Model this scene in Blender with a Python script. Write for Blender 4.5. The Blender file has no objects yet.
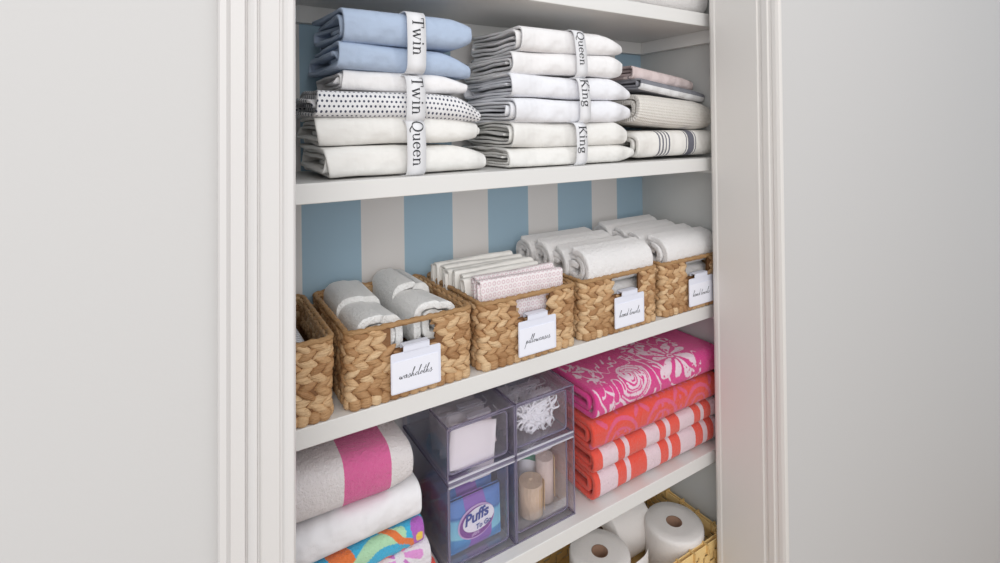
import bpy, math, random
import numpy as np
from mathutils import Matrix, Vector
PI = math.pi
K = 0.7                      # one drawing unit is 0.7 m
random.seed(3)
C = bpy.context.scene.collection
sc = bpy.context.scene

# ------------------------------------------------------------------ camera, world, lights, exposure
cd = bpy.data.cameras.new('camera'); cam = bpy.data.objects.new('camera', cd); C.objects.link(cam)
yaw, rho = math.radians(31.8), .0135
fw = Vector((math.sin(yaw), math.cos(yaw), 0)); rt = Vector((math.cos(yaw), -math.sin(yaw), 0)); up = Vector((0, 0, 1))
cr = rt*math.cos(rho) - up*math.sin(rho); cu = up*math.cos(rho) + rt*math.sin(rho)
m = Matrix((cr, cu, -fw)).transposed().to_4x4()
cam.matrix_world = m
cd.sensor_width = 36; cd.sensor_fit = 'HORIZONTAL'; cd.lens = 511/1000*36
cd.shift_y = -(281.5-130)/1000; cd.clip_start = .02
sc.camera = cam
w = bpy.data.worlds.new('world'); sc.world = w; w.use_nodes = True
w.node_tree.nodes['Background'].inputs[0].default_value = (.93, .96, 1, 1)
w.node_tree.nodes['Background'].inputs[1].default_value = .80
def area(name, loc, tgt, sx, sy, power, col):
    l = bpy.data.lights.new(name, 'AREA'); l.shape = 'RECTANGLE'; l.size = sx*K; l.size_y = sy*K; l.energy = power; l.color = col
    o = bpy.data.objects.new(name, l); C.objects.link(o); o.location = Vector(loc)*K
    o.rotation_euler = (Vector(tgt)-Vector(loc)).to_track_quat('-Z', 'Y').to_euler(); return o
area('window_daylight', (-.9, -1.9, .9), (.7, 1.1, -.35), 2.2, 2.4, 25, (1, .985, .965))
area('ceiling_bounce', (1.2, -1.2, 1.6), (.8, 1.1, -.4), 2.0, 1.6, 7, (1, .97, .95))
sc.cycles.transparent_max_bounces = 40
sc.view_settings.view_transform = 'Standard'; sc.view_settings.look = 'None'
sc.view_settings.gamma = 1; sc.view_settings.exposure = 0.0
try: sc.view_settings.use_curve_mapping = False
except Exception: pass

# ------------------------------------------------------------------ materials
def srgb(r, g, b):
    f = lambda c: (c/255/12.92) if c/255 <= .04045 else ((c/255+.055)/1.055)**2.4
    return (f(r), f(g), f(b), 1)
class NT:
    def __init__(s, name):
        s.m = bpy.data.materials.new(name); s.m.use_nodes = True; s.n = s.m.node_tree.nodes; s.l = s.m.node_tree.links
        s.b = s.n['Principled BSDF']; s.out = s.n['Material Output']
    def add(s, t, **k):
        n = s.n.new(t)
        for a, v in k.items(): setattr(n, a, v)
        return n
    def math(s, op, a, b=None, c=None):
        n = s.add('ShaderNodeMath', operation=op)
        for i, v in enumerate((a, b, c)):
            if v is None: continue
            if isinstance(v, (int, float)): n.inputs[i].default_value = v
            else: s.l.new(v, n.inputs[i])
        return n.outputs[0]
    def mix(s, f, a, b):
        n = s.add('ShaderNodeMix', data_type='RGBA')
        if isinstance(f, (int, float)): n.inputs[0].default_value = f
        else: s.l.new(f, n.inputs[0])
        for i, v in ((6, a), (7, b)):
            if isinstance(v, tuple): n.inputs[i].default_value = v
            else: s.l.new(v, n.inputs[i])
        return n.outputs[2]
    def noise(s, scale, detail=2, coord='Object', rough=.5, stretch=None):
        tc = s.add('ShaderNodeTexCoord'); n = s.add('ShaderNodeTexNoise'); n.inputs['Scale'].default_value = scale
        n.inputs['Detail'].default_value = detail; n.inputs['Roughness'].default_value = rough
        o = tc.outputs[coord]
        if stretch:
            mp = s.add('ShaderNodeMapping'); mp.inputs['Scale'].default_value = stretch; s.l.new(o, mp.inputs[0]); o = mp.outputs[0]
        s.l.new(o, n.inputs[0]); return n.outputs[0]
    def bump(s, h, strength, dist):
        n = s.add('ShaderNodeBump'); n.inputs['Strength'].default_value = strength; n.inputs['Distance'].default_value = dist
        s.l.new(h, n.inputs['Height']); s.l.new(n.outputs[0], s.b.inputs['Normal'])
    def color(s, c):
        if isinstance(c, tuple): s.b.inputs['Base Color'].default_value = c
        else: s.l.new(c, s.b.inputs['Base Color'])
def plain(name, col, rough=.5, bump=None, var=0.0):
    t = NT(name); t.b.inputs['Roughness'].default_value = rough
    if var:
        n = t.noise(9, 3); t.color(t.mix(n, tuple(c*(1-var) for c in col[:3])+(1,), tuple(min(1, c*(1+var)) for c in col[:3])+(1,)))
    else: t.color(col)
    if bump: t.bump(t.noise(bump[0], 2), bump[1], bump[2])
    return t.m
def uvs(t):
    u = t.add('ShaderNodeUVMap'); u.uv_map = 'UVMap'; s = t.add('ShaderNodeSeparateXYZ'); t.l.new(u.outputs[0], s.inputs[0]); return s.outputs[0], s.outputs[1]
def finish_cloth(t, kind):
    t.b.inputs['Roughness'].default_value = .9
    t.b.inputs['Specular IOR Level'].default_value = .15
    if kind == 'terry':
        h = t.math('ADD', t.noise(300, 3, rough=.7), t.math('MULTIPLY', t.noise(120, 2), .8)); t.bump(h, .75, .0045)
        t.b.inputs['Sheen Weight'].default_value = .25
    elif kind == 'waffle':
        u, v = uvs(t)
        a = t.math('ADD', t.math('SINE', t.math('MULTIPLY', u, 900)), t.math('SINE', t.math('MULTIPLY', v, 800)))
        h = t.math('ADD', a, t.math('MULTIPLY', t.noise(160, 2), 3)); t.bump(h, .45, .0016)
    elif kind == 'rib':
        u, v = uvs(t); t.bump(t.math('SINE', t.math('MULTIPLY', u, 520)), .8, .002)
    else:
        a = t.noise(26, 2, stretch=(1, .35, 1.2)); b = t.noise(420, 2)
        c = t.noise(10, 2, rough=.5, stretch=(1.5, .6, 1)); h = t.math('ADD', t.math('ADD', t.math('MULTIPLY', a, .5), t.math('MULTIPLY', c, 1.8)), t.math('MULTIPLY', b, .02)); t.bump(h, .75, .018)
    return t.m
def cloth(name, col, kind='sheet', var=.03):
    t = NT(name)
    n = t.noise(14, 3); t.color(t.mix(n, tuple(c*(1-var) for c in col[:3])+(1,), tuple(min(1, c*(1+var)) for c in col[:3])+(1,)))
    return finish_cloth(t, kind)
def ramp_cloth(name, stops, L, kind='terry', axis=0, fuzz=.0):
    """stripes across the woven length; stops = [(pos in units along the axis, colour)]"""
    t = NT(name); u = uvs(t)[axis]; r = t.add('ShaderNodeValToRGB'); r.color_ramp.interpolation = 'CONSTANT'
    f = t.math('DIVIDE', u, L)
    if fuzz: f = t.math('ADD', f, t.math('MULTIPLY', t.math('SUBTRACT', t.noise(300, 1), .5), fuzz))
    t.l.new(f, r.inputs[0]); e = r.color_ramp.elements
    while len(e) > 1: e.remove(e[-1])
    e[0].position = 0; e[0].color = stops[0][1]
    for p, c in stops[1:]:
        q = e.new(min(1, p/L)); q.color = c
    mixn = t.mix(t.math('MULTIPLY', t.noise(260, 2), .10), r.outputs[0], (.8, .78, .78, 1)) if kind == 'terry' else r.outputs[0]
    t.color(mixn); return finish_cloth(t, kind)
def dot_cloth(name, base, dot, pitch, rad, ring=False, kind='sheet'):
    t = NT(name); u, v = uvs(t)
    a = t.math('DIVIDE', u, pitch); b = t.math('DIVIDE', v, pitch)
    # brick-offset every second row
    row = t.math('FLOOR', b); off = t.math('MULTIPLY', t.math('MODULO', row, 2.0), .5)
    fa = t.math('SUBTRACT', t.math('FRACT', t.math('ADD', a, off)), .5); fb = t.math('SUBTRACT', t.math('FRACT', b), .5)
    d = t.math('SQRT', t.math('ADD', t.math('MULTIPLY', fa, fa), t.math('MULTIPLY', fb, fb)))
    if ring: mask = t.math('LESS_THAN', t.math('ABSOLUTE', t.math('SUBTRACT', d, rad)), .1)
    else: mask = t.math('LESS_THAN', d, rad)
    t.color(t.mix(mask, base, dot)); return finish_cloth(t, kind)
def attr_cloth(name, kind='terry'):
    t = NT(name); a = t.add('ShaderNodeAttribute', attribute_name='dye'); t.color(t.mix(t.math('MULTIPLY', t.noise(260, 2), .08), a.outputs[0], (.85, .8, .82, 1))); return finish_cloth(t, kind)

def clear(name, tint, gloss=.06, body=0.0, bodycol=(.8, .8, .85, 1)):
    t = NT(name); t.n.remove(t.b)
    tr = t.add('ShaderNodeBsdfTransparent'); tr.inputs[0].default_value = tint
    gl = t.add('ShaderNodeBsdfGlossy'); gl.inputs['Roughness'].default_value = .08; gl.inputs[0].default_value = (1, 1, 1, 1)
    fr = t.add('ShaderNodeFresnel'); fr.inputs[0].default_value = 1.3
    f = t.math('MULTIPLY', fr.outputs[0], gloss*10)
    mx = t.add('ShaderNodeMixShader'); t.l.new(f, mx.inputs[0]); t.l.new(tr.outputs[0], mx.inputs[1]); t.l.new(gl.outputs[0], mx.inputs[2])
    o = mx.outputs[0]
    if body:
        df = t.add('ShaderNodeBsdfDiffuse'); df.inputs[0].default_value = bodycol
        m2 = t.add('ShaderNodeMixShader'); m2.inputs[0].default_value = body; t.l.new(o, m2.inputs[1]); t.l.new(df.outputs[0], m2.inputs[2]); o = m2.outputs[0]
    t.l.new(o, t.out.inputs[0]); return t.m

M = {}
M['trim'] = plain('painted trim', (.68, .66, .645, 1), .28)
M['jamb'] = plain('painted jamb', (.72, .69, .66, 1), .4, (60, .1, .001))
M['shelf'] = plain('painted shelf', (.74, .73, .71, 1), .42, (40, .08, .001), .015)
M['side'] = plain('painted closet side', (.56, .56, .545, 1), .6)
M['wall'] = plain('room wall paint', (.585, .575, .565, 1), .8, (180, .08, .001))
M['floor'] = plain('oak floor', (.42, .30, .2, 1), .4)
def wallpaper():
    t = NT('striped wallpaper'); tc = t.add('ShaderNodeTexCoord'); s = t.add('ShaderNodeSeparateXYZ'); t.l.new(tc.outputs['Object'], s.inputs[0])
    per = .2664*K
    f = t.math('FRACT', t.math('DIVIDE', t.math('SUBTRACT', s.outputs[0], .2455*K), per))
    mk = t.math('LESS_THAN', f, .5525)
    t.color(t.mix(mk, srgb(232, 228, 225), srgb(166, 193, 210))); t.b.inputs['Roughness'].default_value = .75
    t.bump(t.noise(300, 2), .1, .0005); return t.m
M['paper_wall'] = wallpaper()

# ------------------------------------------------------------------ mesh helpers
def tag(o, label=None, cat=None, group=None, kind=None):
    if label: o['label'] = label
    if cat: o['category'] = cat
    if group: o['group'] = group
    if kind: o['kind'] = kind
    return o
def link(name, verts, faces, mat, parent=None, loc=(0, 0, 0), rot=(0, 0, 0), smooth=True, uv=None, col=None, bevel=0, mats=None, fm=None):
    me = bpy.data.meshes.new(name)
    v = np.asarray(verts, dtype=float)*K
    me.from_pydata(v.tolist(), [], [tuple(int(i) for i in f) for f in faces]); me.update()
    for x in (mats or [mat]): me.materials.append(x)
    if fm is not None: me.polygons.foreach_set('material_index', fm)
    me.polygons.foreach_set('use_smooth', [smooth]*len(me.polygons))
    if uv is not None:
        l = me.uv_layers.new(name='UVMap'); li = np.empty(len(me.loops), dtype=np.int32); me.loops.foreach_get('vertex_index', li)
        l.data.foreach_set('uv', np.asarray(uv)[li].ravel())
    if col is not None:
        a = me.color_attributes.new('dye', 'FLOAT_COLOR', 'POINT'); c = np.ones((len(v), 4)); c[:, :3] = col; a.data.foreach_set('color', c.ravel())
    o = bpy.data.objects.new(name, me); C.objects.link(o)
    o.location = Vector(loc)*K; o.rotation_euler = rot
    if parent: o.parent = parent
    if bevel:
        b = o.modifiers.new('bevel', 'BEVEL'); b.width = bevel*K; b.segments = 3; b.limit_method = 'ANGLE'; b.angle_limit = .6
        if not smooth: b.harden_normals = False
    return o
def empty(name, loc, label, cat, group=None, rot=(0, 0, 0)):
    o = bpy.data.objects.new(name, None); C.objects.link(o); o.location = Vector(loc)*K; o.rotation_euler = rot
    o.empty_display_size = .05; return tag(o, label, cat, group)
class G:
    def __init__(s): s.v = []; s.f = []; s.mi = []
    def add(s, v, f, mi=0):
        n = len(s.v); s.v += [tuple(p) for p in v]; s.f += [tuple(i+n for i in q) for q in f]; s.mi += [mi]*len(f)
    def box(s, x0, x1, y0, y1, z0, z1, mi=0):
        s.add([(x0, y0, z0), (x1, y0, z0), (x1, y1, z0), (x0, y1, z0), (x0, y0, z1), (x1, y0, z1), (x1, y1, z1), (x0, y1, z1)],
              [(0, 3, 2, 1), (4, 5, 6, 7), (0, 1, 5, 4), (1, 2, 6, 5), (2, 3, 7, 6), (3, 0, 4, 7)], mi)
    def prism(s, poly, z0, z1, axis='z', mi=0):
        n = len(poly)
        pt = {'z': lambda p, h: (p[0], p[1], h), 'x': lambda p, h: (h, p[0], p[1]), 'y': lambda p, h: (p[0], h, p[1])}[axis]
        s.add([pt(p, z0) for p in poly]+[pt(p, z1) for p in poly], [tuple(range(n))[::-1], tuple(range(n, 2*n))]+[(i, (i+1) % n, n+(i+1) % n, n+i) for i in range(n)], mi)
    def tube(s, pts, r, n=8, closed=False, mi=0):
        pts = [Vector(p) for p in pts]; N = len(pts); vs = []; fs = []
        for i, p in enumerate(pts):
            a = pts[i-1] if (i or closed) else p; b = pts[(i+1) % N] if (i < N-1 or closed) else p
            t = (b-a).normalized(); u = t.cross(Vector((0, 0, 1)))
            if u.length < .2: u = t.cross(Vector((1, 0, 0)))
            u.normalize(); w2 = t.cross(u); rr = r[i] if isinstance(r, (list, tuple)) else r
            for k in range(n): q = 2*PI*k/n; vs.append(p+u*math.cos(q)*rr+w2*math.sin(q)*rr)
        for i in range(N if closed else N-1):
            j = (i+1) % N
            for k in range(n): fs.append((i*n+k, i*n+(k+1) % n, j*n+(k+1) % n, j*n+k))
        if not closed: fs += [tuple(range(n))[::-1], tuple(range((N-1)*n, N*n))]
        s.add(vs, fs, mi)
    def lathe(s, prof, n=48, cx=0, cy=0, closed=False, mi=0):
        P = len(prof); vs = [(cx+r*math.cos(2*PI*k/n), cy+r*math.sin(2*PI*k/n), z) for k in range(n) for r, z in prof]; fs = []
        for k in range(n):
            j = (k+1) % n
            for i in range(P if closed else P-1):
                i2 = (i+1) % P; fs.append((k*P+i, j*P+i, j*P+i2, k*P+i2))
        s.add(vs, fs, mi)
    def link(s, name, mat, parent=None, **k):
        if isinstance(mat, list): return link(name, s.v, s.f, None, parent, mats=mat, fm=s.mi, **k)
        return link(name, s.v, s.f, mat, parent, **k)
def rrect(w, h, r, n=5, cx=0, cy=0):
    out = []
    for (sx, sy, a0) in ((1, 1, 0), (-1, 1, PI/2), (-1, -1, PI), (1, -1, 3*PI/2)):
        for i in range(n+1):
            a = a0+PI/2*i/n; out.append((cx+sx*(w/2-r)+r*math.cos(a), cy+sy*(h/2-r)+r*math.sin(a)))
    return out

# ------------------------------------------------------------------ THE SETTING
ZB, ZT = -2.2, 1.3                       # floor and ceiling heights relative to the eye
XL, XR, YB = -.10, 1.44, 1.33            # closet interior
def struct(name, g, mat, **k): return tag(g.link(name, mat, smooth=False, **k), kind='structure')
g = G(); g.box(-2.2, 4.2, -2.6, .775, ZB-.05, ZB); g.box(XL, XR, .775, YB, ZB-.05, ZB); struct('floor', g, M['floor'])
g = G(); g.box(XL, XR, .97, YB, ZT, ZT+.04); struct('ceiling', g, M['side'])
g = G(); g.box(XL-.05, XR+.05, YB, YB+.04, ZB, ZT); struct('wall_back', g, M['paper_wall'])
g = G(); g.box(XL-.04, XL, .97, YB, ZB, ZT); struct('wall_left', g, M['side'])
g = G(); g.box(XR, XR+.04, .97, YB, ZB, ZT); struct('wall_right', g, M['side'])
g = G(); g.box(-2.2, .045, .782, .97, ZB, ZT); struct('wall_front_left', g, M['wall'])
g = G(); g.box(1.37, 4.2, .782, .97, ZB, ZT); struct('wall_front_right', g, M['wall'])
# left casing: moulded profile, leaning a hair out of plumb as the old frame does
def casing(name, prof, lean, mat, x_at=0):
    g = G(); n = len(prof); za, zb = ZB, ZT
    v = [(x+lean*(z-x_at), y, z) for z in (za, zb) for x, y in prof]
    g.add(v, [tuple(range(n))[::-1], tuple(range(n, 2*n))]+[(i, (i+1) % n, n+(i+1) % n, n+i) for i in range(n)])
    return struct(name, g, mat)
f = .765
left = [(.0395, .79), (.0395, f+.004), (.0415, f), (.049, f), (.0525, f+.0035), (.0545, f+.006), (.0715, f+.006), (.0725, f+.010), (.0745, f+.010), (.0755, f+.005),
        (.079, f+.001), (.0825, f-.002), (.0855, f-.002), (.0865, f+.002), (.0885, f+.001), (.0905, f+.006), (.115, f+.007), (.1165, f+.009), (.1185, f+.008),
        (.121, f+.003), (.125, f), (.1325, f), (.1355, f+.003), (.1368, f+.007), (.1368, .97), (.04, .97)]
casing('trim_1', left, .012, M['trim'], .045)
zj = -.15; J = 1.350
right = [(J, .972), (J-.002, .966), (J-.002, .957), (J, .953), (J, .825), (J+.004, .822), (J+.004, .814), (J+.001, .811), (J+.001, .796), (J+.0045, .793), (J+.0055, .787),
         (J+.004, .784), (J+.005, .775), (J+.008, .768), (J+.013, .765), (J+.018, .765), (J+.020, .768), (J+.022, .768), (J+.024, .772), (J+.024, .80), (J+.086, .80), (J+.086, .972)]
casing('trim_2', right, -.002, M['jamb'], zj)

# shelves (each an own board) with cleats on the walls below
SH = {'S1': (.310, .350), 'S2': (-.134, -.095), 'S3': (-.587, -.548), 'S4': (-1.036, -.997), 'S5': (-1.44, -1.40)}
shl = {'S1': 'white painted shelf at the very top, above the sheet stacks', 'S2': 'white painted shelf carrying the folded sheets and throws',
       'S3': 'white painted shelf carrying the row of woven baskets', 'S4': 'white painted shelf carrying beach towels and clear bins',
       'S5': 'lowest white painted shelf under the toilet paper basket'}
for s, (z0, z1) in SH.items():
    g = G(); g.box(XL, XR, 1.0, YB, z0, z1)
    o = tag(g.link('closet_shelf', M['shelf'], smooth=False, bevel=.002), shl[s], 'shelf', 'closet shelves')
names = {'S1': 'top', 'S2': 'sheet', 'S3': 'basket', 'S4': 'towel', 'S5': 'lowest'}
n = 3
for s, (z0, z1) in SH.items():
    for q in ((XL, XR, YB-.022, YB), (XR-.022, XR, 1.02, YB-.022), (XL, XL+.022, 1.02, YB-.022)):
        if s in ('S3','S4','S5') and q[0] != XR-.022: continue
        h = .042 if s == 'S1' else .012 if s == 'S2' else .02
        g = G(); g.box(q[0], q[1], q[2], q[3], z0-h, z0); struct('trim_%d' % n, g, M['shelf'], bevel=.0015); n += 1

# ------------------------------------------------------------------ folded cloth builder
def field(seed, amp, freq, n=9, aniso=(1, 1, 1)):
    r = np.random.RandomState(seed); W = []
    for i in range(n):
        d = r.normal(size=3); d /= np.linalg.norm(d); fr = freq*(.6+1.6*i/n); W.append((d*fr*np.array(aniso), r.uniform(0, 6.28), r.normal(size=3)*amp/(1+.55*i)))
    def fn(P):
        o = np.zeros_like(P)
        for k, ph, a in W: o += np.sin(P@k+ph)[:, None]*a
        return o
    return fn
def spiral(D, H, turns, th, ns=10, na=10, fine=None, sq=.68):
    se = lambda c: math.copysign(abs(c)**sq, c)
    b0 = H/2; ac = max(0, D/2-b0); pitch = (b0-th*.6)/(turns+.25); th = min(th, pitch*.93)
    ph = []  # phase samples inside a turn: straight, arc, straight, arc
    P = []; total = turns
    T = 0
    k = 0
    while True:
        nsk, nak = (fine if (fine and k < 1) else (ns, na))
        seg = [('t', i/nsk) for i in range(nsk)]+[('f', i/nak) for i in range(nak)]+[('b', i/nsk) for i in range(nsk)]+[('k', i/nak) for i in range(nak)]
        for j, (s, q) in enumerate(seg):
            idx = {'t': 0, 'f': 1, 'b': 2, 'k': 3}[s]; t = k+(idx+q)/4
            if t > turns: break
            b = b0-th/2-pitch*t; a = ac*(1-.10*t/turns) if ac > 0 else 0
            if s == 't': y, z, ny, nz = a-2*a*q, b, 0, 1
            elif s == 'f': an = PI/2+PI*q; y, z = -a+b*se(math.cos(an)), b*se(math.sin(an)); ny = nz = 0
            elif s == 'b': y, z, ny, nz = -a+2*a*q, -b, 0, -1
            else: an = -PI/2+PI*q; y, z = a+b*se(math.cos(an)), b*se(math.sin(an)); ny = nz = 0
            P.append((y, z, ny, nz, t))
        else:
            k += 1
            if k <= turns+1: continue
        break
    P = np.array(P); T = np.gradient(P[:, :2], axis=0); T[1:-1] += .5*(T[:-2]+T[2:]); T /= np.linalg.norm(T, axis=1)[:, None]+1e-9
    P[:, 2] = T[:, 1]; P[:, 3] = -T[:, 0]
    return P, th, b0
def fold(name, mat, L, D, H, turns=2.5, th=.012, seed=1, amp=.002, freq=18, nx=44, jit=.008, taperR=.0, taperL=.0, tlen=.06,
         parent=None, loc=(0, 0, 0), rot=(0, 0, 0), dye=None, fine=None, sag=0, fineamp=.0, ns=10, na=10, slump=None, sq=.68, flip=False, tilt=0):
    P, th, b0 = spiral(D, H, turns, th, ns, na, fine, sq); n = len(P)
    xs = np.concatenate([[-1, -.997, -.988], np.linspace(-.97, .97, nx), [.988, .997, 1]]); ths = np.ones(len(xs)); ths[[0, -1]] = .3; ths[[1, -2]] = .75
    r = np.random.RandomState(seed); ph = r.uniform(0, 6.28, 4)
    t = P[:, 4]; e0 = jit*(np.sin(2.1*t*2+ph[0])+.5*np.sin(9*t+ph[1])); e1 = jit*(np.sin(2.3*t*2+ph[2])+.5*np.sin(8*t+ph[3]))
    yz = P[:, :2]; nn = P[:, 2:4]; sl = np.concatenate([[0], np.cumsum(np.linalg.norm(np.diff(yz, axis=0), axis=1))])
    V = []; UV = []
    for x, ts in zip(xs, ths):
        X = x*L/2+np.where(x < 0, -e0*abs(x)**6, e1*abs(x)**6)
        o = yz+nn*th/2*ts; i = (yz-nn*th/2*ts)[::-1]
        q = np.vstack([np.column_stack([X, o]), np.column_stack([X[::-1], i])]); V.append(q)
        UV.append(np.column_stack([np.full(2*n, x*L/2+L/2), np.concatenate([sl, sl[::-1]])]))
    V = np.vstack(V); UV = np.vstack(UV); m2 = 2*n; S = len(xs)
    F = []
    for s in range(S-1):
        a = np.arange(m2); b = (a+1) % m2
        F.append(np.column_stack([s*m2+a, s*m2+b, (s+1)*m2+b, (s+1)*m2+a]))
    F = np.vstack(F).tolist()
    for s, fl in ((0, 1), (S-1, 0)):
        for i in range(n-1):
            q = (s*m2+i, s*m2+i+1, s*m2+m2-2-i, s*m2+m2-1-i); F.append(q if fl == 0 else q[::-1])
    # shaping: pillow ends, wrinkles
    X = V[:, 0]; hs = np.ones(len(V))
    if taperR: d = np.clip((X-(L/2-tlen))/tlen, 0, 1.1); hs *= 1-taperR*d**1.7
    if taperL: d = np.clip((-X-(L/2-tlen))/tlen, 0, 1.1); hs *= 1-taperL*d**1.7
    zz = V[:, 2]; V[:, 2] = zz*hs-(1-hs)*b0*tilt
    if taperR:
        d = np.clip((X-(L/2-tlen))/tlen, 0, 1.1); V[:, 1] += np.where(V[:, 1] < 0, 1, 0)*d**2*.02*taperR
    if sag: V[:, 2] -= sag*(1-(2*X/L)**2)*(V[:, 2]+b0)/(2*b0)
    V += field(seed+50, amp, freq)(V)*np.array([.8, 1, .75])
    if fineamp: V += field(seed+90, fineamp, freq*3.2, 10, (.6, 1, 1.6))(V)
    if flip: V[:, 1] *= -1; V[:, 2] *= -1
    V[:, 2] += b0
    # the underside rests on what carries it
    low = V[:, 2] < .004; V[low, 2] = .004-(.004-V[low, 2])*.15
    if slump is not None: V = slump(V)
    col = dye(UV[:, 0], UV[:, 1]) if dye is not None else None
    o = link(name, V, F, mat, parent, loc, rot, True, UV, col)
    return o

# ------------------------------------------------------------------ lettering
def strip(pts, width, nib=None):
    """flat ribbon along pts; returns verts2d, quads"""
    P = np.array(pts, float); n = len(P); T = np.gradient(P, axis=0); T /= (np.linalg.norm(T, axis=1)[:, None]+1e-9); N = np.column_stack([-T[:, 1], T[:, 0]])
    w = np.full(n, width/2.0)
    if nib: w = (nib[0]+(nib[1]-nib[0])*np.abs(T[:, 1])**1.5)/2
    a = P+N*w[:, None]; b = P-N*w[:, None]
    return np.vstack([a, b]), [(i, i+1, n+i+1, n+i) for i in range(n-1)]
def smooth(pts, k=6):
    P = [pts[0]]+list(pts)+[pts[-1]]; out = []
    for i in range(1, len(P)-2):
        p0, p1, p2, p3 = [np.array(p, float) for p in P[i-1:i+3]]
        for j in range(k):
            t = j/k; out.append(.5*((2*p1)+(-p0+p2)*t+(2*p0-5*p1+4*p2-p3)*t*t+(-p0+3*p1-3*p2+p3)*t**3))
    out.append(np.array(pts[-1], float)); return out
def arc(cx, cy, rx, ry, a0, a1, n=20): return [(cx+rx*math.cos(math.radians(a0+(a1-a0)*i/n)), cy+ry*math.sin(math.radians(a0+(a1-a0)*i/n))) for i in range(n+1)]
NIB = (.05, .135); T_ = .055
SER = {  # serif capitals and lower case: (advance, [(points, width or None for nib)])
 'T': (.86, [([(.03, .97), (.77, .97)], T_), ([(.03, .99), (.05, .76)], T_), ([(.77, .99), (.75, .76)], T_), ([(.4, .98), (.4, 0)], .13), ([(.24, .025), (.56, .025)], T_)]),
 'w': (1.0, [([(.08, .64), (.3, .0)], .12), ([(.3, .0), (.48, .62)], .05), ([(.44, .64), (.64, .0)], .12), ([(.64, .0), (.86, .64)], .05), ([(0, .64), (.2, .64)], .05), ([(.36, .64), (.54, .64)], .05), ([(.76, .64), (.95, .64)], .05)]),
 'i': (.42, [([(.2, .64), (.2, 0)], .12), ([(.06, .02), (.36, .02)], .05), ([(.06, .62), (.2, .64)], .06), ([(.2, .8), (.2, .93)], .13)]),
 'n': (.76, [([(.17, .64), (.17, 0)], .12), ([(.04, .02), (.31, .02)], .05), ([(.04, .62), (.17, .64)], .06), (smooth([(.18, .47), (.28, .6), (.42, .63), (.52, .56), (.55, .42)]), .07), ([(.55, .45), (.55, 0)], .12), ([(.42, .02), (.69, .02)], .05)]),
 'u': (.76, [([(.15, .64), (.15, .2)], .12), (smooth([(.15, .22), (.2, .06), (.33, .02), (.45, .08), (.54, .2)]), .07), ([(.55, .64), (.55, 0)], .12), ([(.02, .63), (.15, .63)], .05), ([(.42, .63), (.55, .63)], .05), ([(.55, .02), (.68, .02)], .05)]),
 'e': (.66, [(arc(.31, .32, .24, .31, 5, 325), None), ([(.09, .35), (.55, .35)], .05)]),
 'Q': (1.0, [(arc(.45, .5, .4, .49, 0, 360, 36), None), (smooth([(.42, .0), (.55, -.1), (.72, -.22), (.95, -.2)]), .09)]),
 'K': (.92, [([(.2, 1), (.2, 0)], .13), ([(.05, .975), (.35, .975)], .05), ([(.05, .025), (.35, .025)], .05), ([(.24, .45), (.72, .96)], .055), ([(.36, .55), (.78, .03)], .125), ([(.56, .975), (.86, .975)], .05), ([(.62, .025), (.92, .025)], .05)]),
 'g': (.66, [(arc(.29, .43, .2, .2, 0, 360, 24), None), (smooth([(.2, .26), (.13, .16), (.25, .1), (.48, .08), (.57, -.04), (.47, -.18), (.25, -.22), (.08, -.14), (.1, -.03), (.2, .05)]), .08), ([(.43, .58), (.6, .62)], .08)]),
}
def serif_word(word, size):
    V = []; F = []; x = 0
    for ch in word:
        adv, st = SER[ch]
        for pts, w_ in st:
            if len(pts) == 2: a, b = pts; pts = [(a[0]+(b[0]-a[0])*i/4, a[1]+(b[1]-a[1])*i/4) for i in range(5)]
            v, f_ = strip(pts, w_ or .1, NIB if w_ is None else None); n = sum(len(q) for q in V)
            V.append(v+np.array([x, 0])); F += [tuple(i+n for i in q) for q in f_]
        x += adv
    return np.vstack(V)*size, F, x*size
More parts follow.
